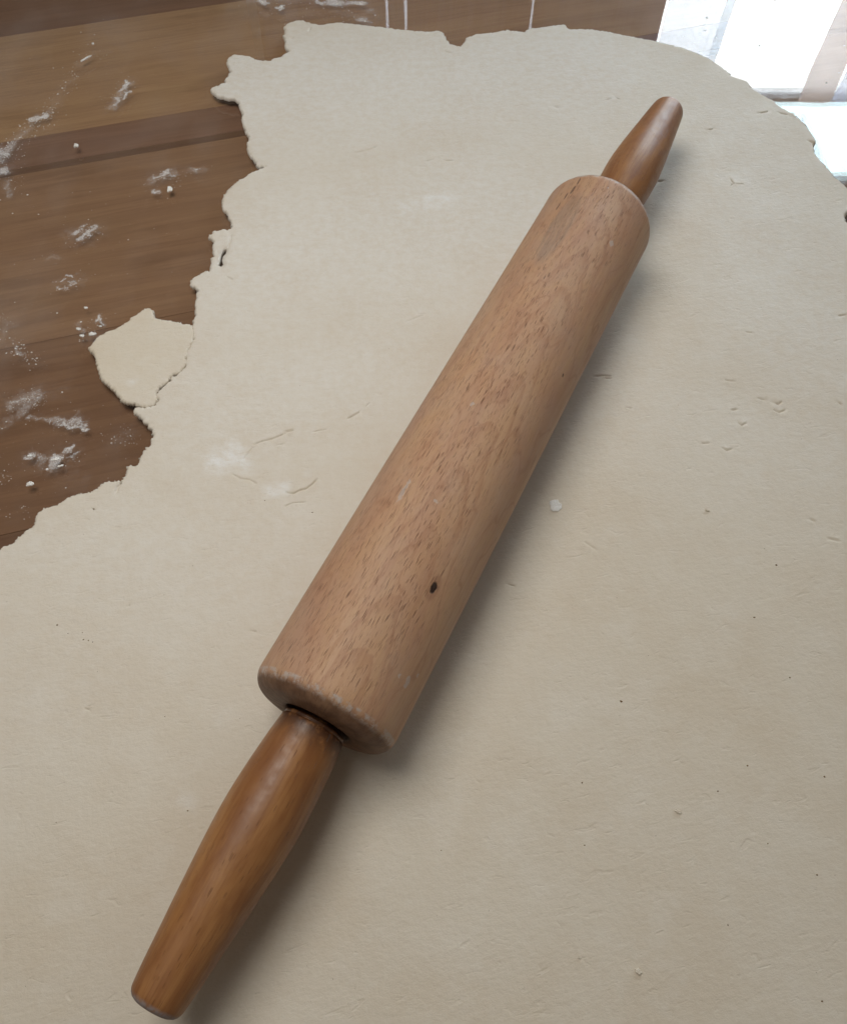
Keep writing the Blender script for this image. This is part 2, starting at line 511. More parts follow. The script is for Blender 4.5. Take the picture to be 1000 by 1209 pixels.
# ------------------------------------------------------------------ flour film and painted haze density, in photo coordinates
# (x0, y0, x1, y1, half width px, density)
FILM_AND_HAZE = [
    (0, 190, 14, 170, 8, 0.44), (14, 170, 44, 142, 7, 0.30), (44, 142, 62, 130, 6, 0.26), (62, 128, 72, 108, 9, 0.20),
    (-4, 178, 8, 182, 6, 0.6), (-4, 205, 8, 200, 6, 0.55), (8, 215, 12, 232, 5, 0.35), (40, 141, 56, 136, 4, 0.8),
    (72, 108, 88, 90, 6, 0.16), (97, 75, 110, 62, 8, 0.22), (112, 62, 128, 60, 7, 0.18),
    (134, 126, 152, 98, 9, 0.34), (144, 106, 151, 97, 2.5, 1.0), (136, 124, 141, 116, 2.2, 0.7), (147, 116, 153, 107, 2.5, 0.75),
    (84, 275, 112, 272, 11, 0.26), (88, 276, 94, 272, 4, 0.6), (95, 282, 104, 277, 4, 0.6), (104, 276, 111, 270, 3, 0.6), (97, 268, 101, 266, 3, 0.5), (80, 286, 108, 285, 8, 0.18),
    (180, 212, 205, 203, 9, 0.30), (184, 209, 190, 207, 3, 0.7), (193, 204, 200, 200, 3, 0.6), (203, 207, 208, 207, 3, 0.5), (183, 226, 186, 226, 3, 0.6),
    (224, 200, 238, 201, 6, 0.28), (228, 199, 232, 201, 3, 0.5), (230, 210, 245, 214, 5, 0.12),
    (66, 334, 94, 333, 8, 0.20), (70, 331, 77, 330, 2, 0.6), (82, 325, 90, 324, 2, 0.6), (85, 334, 93, 334, 2, 0.5), (68, 340, 82, 339, 2.5, 0.5), (60, 305, 70, 304, 5, 0.25),
    (117, 374, 121, 384, 3, 0.6), (94, 382, 97, 392, 5, 0.3), (105, 400, 112, 402, 8, 0.2),
    (6, 392, 12, 384, 9, 0.25), (8, 408, 44, 424, 12, 0.14), (20, 412, 24, 420, 4, 0.4),
    (16, 476, 44, 466, 11, 0.38), (24, 488, 34, 476, 8, 0.36), (20, 474, 30, 470, 3, 0.5), (38, 490, 66, 497, 3, 0.4), (66, 497, 98, 500, 5, 0.45), (76, 502, 101, 507, 2.5, 0.75), (86, 493, 96, 500, 5, 0.5), (0, 506, 14, 494, 6, 0.28), (48, 462, 76, 462, 9, 0.14),
    (36, 540, 88, 538, 12, 0.18), (45, 538, 52, 543, 6, 0.4), (76, 534, 86, 528, 3, 0.65), (82, 541, 93, 535, 3, 0.45), (63, 543, 70, 541, 4, 0.8), (67, 552, 76, 549, 2.5, 0.7), (34, 539, 38, 538, 3, 0.7), (38, 547, 44, 546, 3, 0.4),
    (82, 560, 92, 575, 11, 0.10), (140, 518, 152, 512, 9, 0.20), (20, 602, 32, 600, 9, 0.14), (96, 570, 102, 568, 5, 0.2),
    # flour veil towards the far side, with pale mirrored haze painted in
    (118, 20, 140, 110, 26, 0.10), (10, 60, 40, 100, 28, 0.10), (40, 55, 62, 105, 5, 0.08),
    (300, 14, 400, 14, 17, 0.20), (310, 35, 330, 42, 14, 0.16), (300, 0, 420, -8, 16, 0.30), (388, 2, 402, 4, 7, 0.75), (420, 3, 428, 4, 4, 0.8), (306, 2, 314, 3, 4, 0.8), (330, 9, 334, 8, 3, 0.8), (424, 22, 434, 26, 4, 0.6), (440, 12, 444, 20, 4, 0.5), (372, 0, 380, 4, 4, 0.6), (395, 12, 430, 22, 11, 0.25),
    (274, 5, 282, 58, 7, 0.11),  # curtain reflection painted as a pale upright band
]


def film_at(P, strokes, z):
    """P: n x 2 mm; returns density"""
    out = np.zeros(len(P))
    for (x0, y0, x1, y1, w, d) in strokes:
        a, b = at2([(x0, y0), (x1, y1)], z)
        e = at2([((x0 + x1) / 2 + w, (y0 + y1) / 2)], z)[0]
        wm = np.linalg.norm(e - (a + b) / 2) * 1.2
        ab = b - a
        L = max(ab @ ab, 1e-6)
        t = np.clip(((P - a) @ ab) / L, 0, 1)
        # keep the stroke about as wide as tall in the photo: table recedes
        q = (P - a) - t[:, None] * ab
        dd = np.sqrt(q[:, 0] ** 2 + (q[:, 1] * 0.85) ** 2)
        out = np.maximum(out, d * np.exp(-(dd / wm) ** 2 * 1.2))
    return out


# ------------------------------------------------------------------ the glass sheet on the table
gx = np.concatenate([[-520.0], np.arange(-310, -60, 0.75), np.arange(-60, 330, 6.0), [620.0]])
gy = np.concatenate([[-330.0], np.arange(-50, 200, 10.0), np.arange(200, 600, 0.75), [620.0, 700.0, 860.0]])
GX, GY = np.meshgrid(gx, gy)
P = np.stack([GX.ravel(), GY.ravel()], 1)
nx, ny = len(gx), len(gy)
idx = np.arange(nx * ny).reshape(ny, nx)
faces = np.stack([idx[:-1, :-1], idx[:-1, 1:], idx[1:, 1:], idx[1:, :-1]], -1).reshape(-1, 4)
me = mesh('glass_top', np.column_stack([P, np.zeros(len(P))]), faces.tolist())
WP = P.copy()                                       # powder drags unevenly: warp the strokes
for i, (px_, py_) in enumerate(P):
    if -312 < px_ < -60 and py_ > 200:
        a, b = mnoise.noise_vector(Vector((px_ * 0.30, py_ * 0.30, 3.0))), mnoise.noise_vector(Vector((px_ * 0.9, py_ * 0.9, 8.0)))
        WP[i] += (2.6 * a[0] + 1.3 * b[0], 2.6 * a[1] + 1.3 * b[1])
film = np.minimum(film_at(WP, FILM_AND_HAZE, Z_GLASS) * 1.3, 1.0)
at_ = me.attributes.new('flour', 'FLOAT', 'POINT')
at_.data.foreach_set('value', film.astype(np.float32))
glass = tag(empty('glass_sheet', (0, 0, Z_GLASS * MM)),
            'clear glass sheet covering the wooden tabletop, mirroring a bright window at top right', 'glass sheet')
link('top_face', me, M_GLASS_TOP, glass)
x0, x1, y0, y1, zb = -520, 620, -330, 860, -T_GLASS
v = [(x0, y0, 0), (x1, y0, 0), (x1, y1, 0), (x0, y1, 0), (x0, y0, zb), (x1, y0, zb), (x1, y1, zb), (x0, y1, zb)]
f = [(0, 4, 5, 1), (1, 5, 6, 2), (2, 6, 7, 3), (3, 7, 4, 0), (4, 7, 6, 5)]
link('underside', mesh('underside', v, f, smooth=False), M_GLASS, glass)

# ------------------------------------------------------------------ the dough
MAIN = [(-40, 676), (-10, 655), (0, 649), (6, 646), (20, 638), (32, 627), (35, 624), (39, 623), (42, 616), (43, 608), (48, 604), (54, 599), (62, 598), (70, 596), (75, 592), (83, 588), (90, 583), (97, 581), (100, 582), (108, 580), (116, 577), (119, 572), (124, 569), (131, 569), (134, 570), (138, 568), (142, 569), (144, 572), (145, 567), (149, 560), (151, 555), (150, 552), (154, 549), (158, 550), (161, 552), (163, 549), (165, 542), (168, 535), (172, 530), (180, 524), (179, 519), (181, 514), (180, 510), (175, 503), (170, 499), (168, 495), (163, 491), (157, 489), (158, 484), (161, 481.5),
        (168, 481), (175, 481), (183, 479.5), (187, 474), (185.5, 466), (188, 460.5), (194, 456.5), (201, 450.5), (204, 444.8), (214, 440), (219.6, 433), (219.6, 425), (221.6, 415), (225.8, 407), (228.3, 401), (228.3, 391), (225.5, 385), (228, 381),
        (230, 375), (231, 369.5), (230.5, 359), (231, 350), (232, 345), (235, 343), (230.5, 340), (225, 337), (224.6, 333), (229, 328), (236, 324), (243, 320), (248, 320.4), (249, 314.4), (250, 305.5), (253, 301), (252, 296.6), (250.6, 293), (253, 286), (249, 282.4), (246.5, 279.5), (250.6, 275.7), (253, 272.8), (258, 273), (264, 271), (269, 272), (273, 270), (275, 267), (271.5, 261.6), (268.5, 253.4), (264, 247.4), (262.5, 241.5), (264, 232), (270, 224), (278, 216), (290, 209), (300, 203), (309, 199.5), (315, 197.2), (306, 197), (303, 196), (301, 190), (296, 186), (292, 176), (291.6, 170), (294.4, 162), (290, 155), (287, 148), (286, 140), (287, 134), (282, 122), (278, 118), (266, 116), (256, 114),
        (248.7, 107.7), (249.5, 104.4), (255.5, 101.8), (265.7, 98), (266.5, 93.3), (273, 85), (270, 79.7), (267, 74.6), (270, 68.6), (276, 64.7), (286, 66), (294.6, 67), (303, 71), (316.7, 72.4), (325, 70), (333.7, 65.8), (342, 61), (337, 56), (337.4, 49), (334.5, 43), (337, 38), (336, 32), (340.5, 28), (349, 24.5), (357.5, 25), (366, 28), (378, 30), (396, 27), (412, 28), (435, 31), (461, 34), (479, 36), (503, 38), (516, 37), (522, 37.7), (526, 44.7), (530, 51.7), (536.6, 54), (544.4, 55.6), (548, 50), (551, 45), (562, 40.6), (581.6, 39), (598, 36), (618, 38.6), (625, 34), (646, 32), (665.6, 29.4), (672.6, 35), (699, 35), (721.6, 39), (744, 43.4), (762, 47), (784, 51.6), (803, 56.4), (822, 63), (839, 71), (849, 78), (862, 87.6), (863, 91), (875, 93.6), (883.6, 98.4), (886, 104), (892, 108), (901.6, 114), (913.6, 120), (923, 128), (935, 134), (949.6, 146), (958, 159.6), (963, 168), (960, 173), (961, 182), (973.6, 195.6), (983, 207.6), (1000, 223),
        (1007, 234), (1004, 246), (997.5, 253), (996.5, 258), (998, 263), (1006, 268), (1020, 285), (1046, 350), (1072, 460), (1090, 620), (1105, 820), (1108, 1040), (1080, 1240), (1000, 1350), (800, 1400), (500, 1420), (200, 1400), (20, 1340), (-90, 1200), (-150, 1020), (-150, 860), (-100, 740)]
FLAP = [(105, 411), (110, 406), (116, 398), (130, 391), (146, 384), (158, 374), (168, 367), (175, 363.6), (180, 367), (183.4, 373), (184, 377), (200, 379), (210, 381), (218, 383), (226, 384), (230, 391), (230, 401.5), (227, 407.5), (223, 415), (221, 425), (220.6, 432.5), (215, 440), (204, 443.6), (200.4, 450), (193.5, 455.4), (187.2, 460), (185, 465), (186.6, 473), (183.5, 479), (175, 481), (166, 481), (157, 477), (149, 476), (145, 474), (140, 468), (134, 461), (125, 454), (119, 446), (116, 436), (113, 424), (112, 419), (106, 415)]
HOLE = [(268, 294), (267, 299.5), (263.5, 303), (262.5, 308), (264, 312.5), (261.5, 315), (258.5, 313.5), (260, 309), (261, 303), (262.5, 298.5), (265, 295)]


def jagged(pts, z, step=0.38, amp=0.85, seed=0.0):
    P = at2(pts, z)
    out = []
    n = len(P)
    for i in range(n):
        a, b = P[i], P[(i + 1) % n]
        d = b - a
        L = np.linalg.norm(d)
        k = max(1, int(L / step))
        if L > 45:
            k = max(2, int(L / 5))
        nrm = np.array([-d[1], d[0]]) / max(L, 1e-6)
        for j in range(k):
            q = a + d * j / k
            r = (mnoise.noise(Vector((q[0] * 0.35, q[1] * 0.35, seed))) * 0.9 + mnoise.noise(Vector((q[0] * 1.1, q[1] * 1.1, seed + 9))) * 0.75
                 + mnoise.noise(Vector((q[0] * 2.6, q[1] * 2.6, seed + 17))) * 1.1)
            out.append(q + nrm * r * amp)
    return np.array(out)


def seg_dist(P, poly, closed=True, block=4000):
    A = poly
    B = np.roll(poly, -1, 0) if closed else poly[1:]
    if not closed:
        A = poly[:-1]
    D = B - A
    L = np.maximum((D * D).sum(1), 1e-9)
    out = np.empty(len(P))
    for s in range(0, len(P), block):
        p = P[s:s + block]
        t = np.clip(((p[:, None, 0] - A[None, :, 0]) * D[None, :, 0] + (p[:, None, 1] - A[None, :, 1]) * D[None, :, 1]) / L, 0, 1)
        dx = p[:, None, 0] - A[None, :, 0] - t * D[None, :, 0]
        dy = p[:, None, 1] - A[None, :, 1] - t * D[None, :, 1]
        out[s:s + block] = np.sqrt((dx * dx + dy * dy).min(1))
    return out


def inside(P, poly):
    x, y = P[:, 0], P[:, 1]
    c = np.zeros(len(P), bool)
    n = len(poly)
    for i in range(n):
        x0, y0 = poly[i]
        x1, y1 = poly[(i + 1) % n]
        m = ((y0 > y) != (y1 > y))
        if m.any():
            xx = (x1 - x0) * (y - y0) / (y1 - y0 + 1e-12) + x0
            c ^= m & (x < xx)
    return c


# cracks torn into the skin: polyline (photo), width mm, depth mm, lip mm
CRACKS = [
    ([(300, 525), (309, 521), (322, 518), (336, 512), (347, 508)], 0.40, 0.55, 0.22),
    ([(288, 542), (294, 534), (301, 526)], 0.35, 0.30, 0.15),
    ([(275, 560), (284, 565), (294, 566), (303, 571)], 0.45, 0.35, 0.18),
    ([(337, 581), (346, 583), (354, 579), (362, 577), (370, 571), (374, 566)], 0.40, 0.60, 0.24),
    ([(411, 494), (418, 490), (425, 486)], 0.40, 0.75, 0.22),
    ([(432, 480), (437, 475)], 0.3, 0.35, 0.1),
    ([(336, 510), (347, 507)], 0.55, 0.75, 0.2),
    ([(337, 598), (345, 594), (360, 593)], 0.35, 0.25, 0.12),
    ([(328, 525), (335, 524)], 0.35, 0.4, 0.12),
    ([(370, 510), (378, 508), (386, 507)], 0.4, 0.28, 0.2),
    ([(273, 277), (271.5, 286), (269, 292)], 0.5, 0.9, 0.1),
    ([(267, 326), (275, 330)], 0.4, 0.5, 0.1),
    ([(142, 570), (139, 575), (137, 581)], 0.6, 1.0, 0.1),
    ([(419, 180), (430, 178), (445, 173)], 0.5, 0.45, 0.2),
    ([(502, 190), (510, 188)], 0.4, 0.4, 0.1), ([(525, 189), (535, 189)], 0.4, 0.4, 0.1),
    ([(897, 133), (907, 131)], 0.5, 0.75, 0.1), ([(920, 133), (930, 135)], 0.5, 0.5, 0.1),
    ([(836, 153), (842, 152)], 0.45, 0.5, 0.1),
    ([(862, 211), (866, 216), (863, 219)], 0.4, 0.5, 0.1), ([(866, 216), (878, 217)], 0.35, 0.3, 0.1),
    ([(955, 166), (963, 169)], 0.7, 1.0, 0.1),
    ([(702, 444), (712, 443), (722, 444)], 0.45, 0.6, 0.15),
    ([(600, 690), (608, 692)], 0.35, 0.5, 0.1),
    ([(715, 447), (723, 446)], 0.4, 0.5, 0.1),
    ([(864, 484), (870, 483)], 0.5, 0.7, 0.25), ([(871, 499), (876, 502), (881, 499)], 0.5, 0.6, 0.25),
    ([(915, 476), (919, 477), (923, 474)], 0.5, 0.7, 0.25), ([(913, 484), (920, 487), (927, 484)], 0.5, 0.45, 0.25),
    ([(895, 470), (903, 472)], 0.5, 0.5, 0.2), ([(856, 449), (866, 450)], 0.5, 0.4, 0.25),
    ([(853, 529), (858, 532), (864, 530)], 0.5, 0.55, 0.25), ([(828, 524), (838, 523)], 0.5, 0.3, 0.25),
    ([(989, 475), (993, 478)], 0.5, 0.5, 0.2), ([(880, 392), (888, 393)], 0.5, 0.35, 0.2), ([(990, 373), (1000, 371)], 0.5, 0.45, 0.2),
    ([(740, 481), (746, 482)], 0.35, 0.4, 0.1), ([(955, 613), (962, 616)], 0.6, 0.35, 0.2), ([(978, 636), (990, 639)], 0.6, 0.3, 0.25),
    ([(150, 717), (154, 713)], 0.35, 0.45, 0.05), ([(296, 745), (304, 746)], 0.4, 0.3, 0.1),
    ([(101, 837), (106, 838)], 0.35, 0.4, 0.1), ([(108, 600), (113, 602)], 0.35, 0.5, 0.05),
    ([(525, 60), (533, 62)], 0.6, 0.5, 0.1), ([(342, 45), (347, 43)], 0.9, 1.0, 0.1), ([(364, 36), (367, 33)], 0.6, 0.7, 0.1),
    ([(715, 118), (722, 116)], 0.5, 0.4, 0.1), ([(727, 115), (731, 117)], 0.5, 0.4, 0.1), ([(654, 126), (660, 127)], 0.9, 0.4, 0.1),
    ([(776, 214), (783, 213)], 0.8, 0.8, 0.1),
    ([(630, 410), (640, 404)], 0.4, 0.2, 0.2), ([(480, 380), (500, 372)], 0.5, 0.15, 0.2), ([(690, 640), (705, 650)], 0.5, 0.15, 0.2),
]
# random small wrinkles and nicks so that the skin is not blank elsewhere
for k in range(55):
    x, y = random.uniform(20, 985), random.uniform(70, 1190)
    L = random.uniform(2, 9) * (1.0 if y < 700 else 0.7)
    a = random.gauss(0.0, 0.5)
    CRACKS.append(([(x, y), (x + L * math.cos(a) * 0.5, y - L * math.sin(a) * 0.5 + random.uniform(-1, 1)), (x + L * math.cos(a), y - L * math.sin(a))],
                   random.uniform(0.25, 0.45), random.uniform(0.06, 0.2) * (1 if y < 650 else 0.6), random.uniform(0, 0.16)))

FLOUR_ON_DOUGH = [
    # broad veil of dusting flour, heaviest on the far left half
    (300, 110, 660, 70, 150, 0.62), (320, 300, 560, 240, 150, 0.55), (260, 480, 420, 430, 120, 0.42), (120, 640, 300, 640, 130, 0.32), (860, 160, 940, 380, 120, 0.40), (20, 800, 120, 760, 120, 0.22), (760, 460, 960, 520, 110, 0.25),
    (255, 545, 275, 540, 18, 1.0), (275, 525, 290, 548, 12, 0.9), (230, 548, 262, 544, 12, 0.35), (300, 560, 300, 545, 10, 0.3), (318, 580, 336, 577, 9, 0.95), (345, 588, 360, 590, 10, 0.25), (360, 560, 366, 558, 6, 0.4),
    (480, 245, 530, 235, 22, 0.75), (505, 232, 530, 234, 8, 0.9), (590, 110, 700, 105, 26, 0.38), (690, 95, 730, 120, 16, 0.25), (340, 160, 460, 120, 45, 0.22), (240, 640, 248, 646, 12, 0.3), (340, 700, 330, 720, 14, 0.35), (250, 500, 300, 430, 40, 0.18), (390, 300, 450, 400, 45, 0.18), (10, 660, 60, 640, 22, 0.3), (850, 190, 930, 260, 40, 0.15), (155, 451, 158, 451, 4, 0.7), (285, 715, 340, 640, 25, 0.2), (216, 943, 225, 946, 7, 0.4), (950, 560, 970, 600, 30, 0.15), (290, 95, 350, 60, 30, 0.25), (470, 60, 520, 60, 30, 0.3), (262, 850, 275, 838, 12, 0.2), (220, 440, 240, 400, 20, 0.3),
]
CRK = [(at2(p, 0), w, d, l) for p, w, d, l in CRACKS]


def dough_sheet(name, px, holes, mat, parent, seed, cracks, ztop=0.0, thick=2.4, fine=True):
    edge = jagged(px, -0.9, seed=seed)
    hol = [jagged(h, -0.9, 0.35, 0.12, seed + 3) for h in holes]
    lo, hi = edge.min(0), edge.max(0)
    lo = np.maximum(lo, (-330, -90))
    hi = np.minimum(hi, (345, 620))
    # points: coarse grid, finer near the rim and along cracks
    def grid(s):
        g = np.stack(np.meshgrid(np.arange(lo[0], hi[0], s), np.arange(lo[1], hi[1], s)), -1).reshape(-1, 2)
        return g + RNG.uniform(-0.3, 0.3, g.shape) * s
    pts = [grid(2.2)]
    rim = edge[(edge[:, 1] > 150)]
    for off in (0.35, 0.8, 1.4):
        k = RNG.normal(0, 1, (len(rim) * 2, 2))
        k /= np.linalg.norm(k, axis=1)[:, None]
        pts.append(np.repeat(rim, 2, 0) + k * off)
    for pl, w, d, l in cracks:
        for i in range(len(pl) - 1):
            a, b = pl[i], pl[i + 1]
            L = np.linalg.norm(b - a)
            n = max(2, int(L / 0.28))
            nn = np.array([-(b - a)[1], (b - a)[0]]) / max(L, 1e-6)
            for j in range(n):
                q = a + (b - a) * j / n
                for o in (0, -0.35, 0.35, -0.8, 0.8, -1.4, 1.4):
                    pts.append((q + nn * o * w * 1.6 + RNG.uniform(-.05, .05, 2))[None])
    pts = np.concatenate(pts)
    pts = pts[inside(pts, edge)]
    dist = seg_dist(pts, edge)
    m = dist > 0.28
    pts = pts[m]
    for h in hol:
        m = ~inside(pts, h)
        m &= seg_dist(pts, h) > 0.15
        pts = pts[m]
    # thin out points that nearly coincide
    key = np.round(pts / 0.16).astype(np.int64)
    _, u = np.unique(key, axis=0, return_index=True)
    pts = pts[np.sort(u)]
    loops = [edge] + hol
    allp = np.concatenate(loops + [pts])
    con, s = [], 0
    for l in loops:
        n = len(l)
        con += [(s + i, s + (i + 1) % n) for i in range(n)]
        s += n
    res = delaunay_2d_cdt([Vector(q) for q in allp], con, [], 0, 1e-4)
    V = np.array([tuple(q) for q in res[0]])
    T = np.array([f for f in res[2] if len(f) == 3])
    cen = V[T].mean(1)
    keep = inside(cen, edge)
    for h in hol:
        keep &= ~inside(cen, h)
    T = T[keep]
    used = np.unique(T)
    re = -np.ones(len(V), int)
    re[used] = np.arange(len(used))
    V, T = V[used], re[T]
    d = np.minimum.reduce([seg_dist(V, l) for l in loops])
    w = 1.0
    k = np.clip(d / w, 0, 1)
    z = ztop - 0.75 * (1 - np.sqrt(1 - (1 - k) ** 2))
    low = np.array([mnoise.noise(Vector((p[0] * 0.02, p[1] * 0.02, seed))) for p in V])
    mid = np.array([mnoise.fractal(Vector((p[0] * 0.11, p[1] * 0.15, seed + 4)), 0.9, 2.1, 3) for p in V])
    z += (low - 0.6) * 0.22 * np.clip(d / 8, 0.2, 1) + (mid - 0.5) * 0.09
    near = np.exp(-d / 5.0)
    z -= near * 0.25 * (0.5 + mid)
    for pl, cw, cd, cl in cracks:
        bb0, bb1 = pl.min(0) - 4, pl.max(0) + 4
        m = np.where(((V > bb0) & (V < bb1)).all(1))[0]
        if len(m) == 0:
            continue
        dd = seg_dist(V[m], pl, closed=False)
        ends = np.minimum(np.linalg.norm(V[m] - pl[0], axis=1), np.linalg.norm(V[m] - pl[-1], axis=1))
        taper = np.clip(0.35 + ends / 1.6, 0, 1)
        z[m] -= cd * 1.1 * taper * np.exp(-(dd / cw) ** 2)
        z[m] += cl * taper * np.exp(-((dd - cw * 2.0) / (cw * 1.2)) ** 2)
    zb = Z_GLASS + 0.02
    # boundary edges -> wall down to the glass
    E = np.concatenate([T[:, [0, 1]], T[:, [1, 2]], T[:, [2, 0]]])
    sE = np.sort(E, 1)
    _, inv, cnt = np.unique(sE, axis=0, return_inverse=True, return_counts=True)
    B = E[cnt[inv.ravel()] == 1]
    nV = len(V)
    bv = np.unique(B)
    mp = {b: nV + i for i, b in enumerate(bv)}
    mp2 = {b: nV + len(bv) + i for i, b in enumerate(bv)}
    verts = np.concatenate([np.column_stack([V, z]), np.column_stack([V[bv], np.minimum(z[bv] - 0.3, -1.4)]), np.column_stack([V[bv], np.full(len(bv), zb)])])
    F = T.tolist()
    for a, b in B:
        F.append([int(b), int(a), mp[a], mp[b]])
        F.append([mp[b], mp[a], mp2[a], mp2[b]])
    me = mesh(name, verts, F)
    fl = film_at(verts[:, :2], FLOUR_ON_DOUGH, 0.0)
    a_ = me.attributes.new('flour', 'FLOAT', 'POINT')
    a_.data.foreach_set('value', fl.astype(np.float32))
    return link(name, me, mat, parent)


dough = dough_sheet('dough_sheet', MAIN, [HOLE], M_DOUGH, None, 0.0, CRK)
tag(dough, 'large cream sheet of rolled out dough with ragged edges on the table', 'dough')
dough_sheet('torn_flap', FLAP, [], M_FLAP, dough, 5.0, [], ztop=0.12)

# ------------------------------------------------------------------ the rolling pin
R = 27.5
PIN_AZ = math.radians(63.607)
AX = np.array([math.cos(PIN_AZ), math.sin(PIN_AZ), 0])
SIDE = np.array([AX[1], -AX[0], 0])
P0 = np.array([-37.37, 70.94, R])
LEN = 285.4


def on_roller(x, y):
    """photo point -> (u, v) mm on the barrel"""
    d = ray(x, y)
    o = _C - P0
    dp = d - (d @ AX) * AX
    op = o - (o @ AX) * AX
    a, b, c = dp @ dp, 2 * dp @ op, op @ op - R * R
    disc = max(b * b - 4 * a * c, 0)
    t = (-b - math.sqrt(disc)) / (2 * a)
    q = o + d * t
    return math.atan2(q @ SIDE, q[2]) * R, q @ AX


def lathe(name, prof, n=128, rr=R):
    """prof: (t, r, v) along the axis; local Z = axis, local X = up; u is measured round from the top"""
    verts, uvs = [], []
    for (t, r, v) in prof:
        for j in range(n):
            a = -math.pi + 2 * math.pi * j / n
            verts.append((r * math.cos(a), r * math.sin(a), t))
    faces, fu = [], []
    for i in range(len(prof) - 1):
        for j in range(n):
            j2 = (j + 1) % n
            faces.append((i * n + j, i * n + j2, (i + 1) * n + j2, (i + 1) * n + j))
            u0 = (-math.pi + 2 * math.pi * j / n) * rr
            u1 = (-math.pi + 2 * math.pi * (j + 1) / n) * rr
            fu += [(u0, prof[i][2]), (u1, prof[i][2]), (u1, prof[i + 1][2]), (u0, prof[i + 1][2])]
    me = mesh(name, verts, faces)
    uvl = me.uv_layers.new(name='UVMap')
    uvl.data.foreach_set('uv', (np.array(fu) * MM).ravel().astype(np.float32))
    return me


def attr(me, name, vals):
    a = me.attributes.new(name, 'FLOAT', 'POINT')
    a.data.foreach_set('value', np.asarray(vals, dtype=np.float32))


# local frame: Z along the pin, X up, Y to the side
ROT = Matrix(((0, SIDE[0], AX[0]), (0, SIDE[1], AX[1]), (1, 0, 0)))
pin = empty('rolling_pin', (0, 0, 0))
pin.matrix_world = Matrix.Translation(Vector(P0) * MM) @ ROT.to_4x4()
tag(pin, 'wooden rolling pin with pale barrel and glossy orange handles lying on the dough', 'rolling pin')

half = [(13.0, 12.0), (2.0, 12.5), (0.9, 12.7), (0.25, 13.2), (0.0, 14.6), (0.05, 18.0), (0.22, 19.8)]
for k in range(0, 13):
    a = math.radians(90 * k / 12)
    half.append((0.25 + 6.2 * (1 - math.sin(a)) ** 1.0 if False else 0.35 + 7.6 * (1 - math.cos(a)), 20.4 + 7.1 * math.sin(a)))
near = [(t, r) for t, r in half]
far = [(LEN - t, r) for t, r in reversed(half)]
body = near + [(t, R + 0.10 * math.sin(t * 0.02)) for t in np.linspace(11, LEN - 11, 40)] + far
vv, acc = [], 0.0
for i, (t, r) in enumerate(body):
    if i:
        acc += math.hypot(t - body[i - 1][0], r - body[i - 1][1])
    vv.append(acc)
i0 = len(near)                                   # where the straight barrel starts
shift = body[i0][0] - vv[i0]
prof = [(t, r, v + shift) for (t, r), v in zip(body, vv)]
K = on_roller
ku, kv = K(512, 694)
spots = {
    'arch': K(618, 430), 'knot': (ku, kv), 'pin': K(664.5, 443),
    'grey': (*K(660, 268), 5.5, 26.0),
    'crack': [(*K(676, 224), 0.7, 3.2), (*K(668, 231), 0.45, 2.5), (*K(683, 214), 0.45, 2.5), (*K(659, 243), 0.35, 3.0)],
    'flour': [(*K(481, 805), 1.3, 2.2), (*K(722, 287), 1.1, 2.0), (*K(472, 797), 0.6, 0.7), (*K(493, 797), 0.6, 0.8), (*K(477, 579), 0.8, 5.5), (*K(718, 222), 0.7, 0.8), (*K(514, 592), 1.2, 1.0), (*K(557, 477), 0.7, 1.0)],
}
me = lathe('roller', prof, 160)
n = 160
attr(me, 'end', np.repeat([max(0.0, 1 - min(t, LEN - t) / 7.0) if r > 16 else 1.0 for t, r, v in prof], n))
link('roller', me, mat_roller(spots), pin)

# handle, s from the neck outwards
ctrl = [(2.2, 12.10), (6, 12.45), (10, 12.85), (20, 13.5), (28, 13.82), (34, 13.9), (40, 13.72), (48, 13.2), (58, 12.35), (68, 11.42), (75, 10.7), (85, 9.8), (90, 9.2), (92.3, 8.9)]
cs, cr_ = zip(*ctrl)
ss = np.linspace(2.2, 92.3, 60)
rs = np.interp(ss, cs, cr_)
for _ in range(3):
    rs[1:-1] = (rs[:-2] + 2 * rs[1:-1] + rs[2:]) / 4
hp = [(-11.0, 0.01), (-11.0, 8.6), (0.0, 8.6), (0.05, 10.9), (0.3, 11.5), (0.8, 11.75), (1.15, 11.7), (1.35, 11.45), (1.6, 11.55), (1.85, 11.95)] + list(zip(ss, rs))
hp += [(93.2, 8.65), (94.1, 8.15), (94.8, 7.4), (95.3, 6.3), (95.6, 4.6), (95.7, 0.01)]
hv, acc = [], 0.0
for i, (t, r) in enumerate(hp):
    if i:
        acc += math.hypot(t - hp[i - 1][0], r - hp[i - 1][1])
    hv.append(acc)
hprof = [(t, r, v) for (t, r), v in zip(hp, hv)]
hm = lathe('handle', hprof, 96, 12.5)
attr(hm, 'along', np.repeat([t for t, r, v in hprof], 96))
hm.materials.append(M_HANDLE)
TILT = 0.0112                                    # the axle sits a little loose in the barrel
for (t0, sgn, off) in ((-0.35, -1, -0.4), (289.0, 1, -0.45)):
    h = bpy.data.objects.new('handle', hm)
    COL.objects.link(h)
    h.parent = pin
    d = Vector((0, TILT * sgn, sgn)).normalized()
    y = Vector((0, 1, 0)) if sgn > 0 else Vector((0, -1, 0))
    y = (y - d * y.dot(d)).normalized()
    x = y.cross(d)
    m = Matrix((x, y, d)).transposed().to_4x4()
    m.translation = Vector((0, (off + TILT * t0), t0)) * MM
    h.matrix_local = m
    if sgn < 0:
        h['label'] = 'near handle with dark grime at its neck and a grey scuffed tip'

# ------------------------------------------------------------------ crumbs, flour flecks, bran


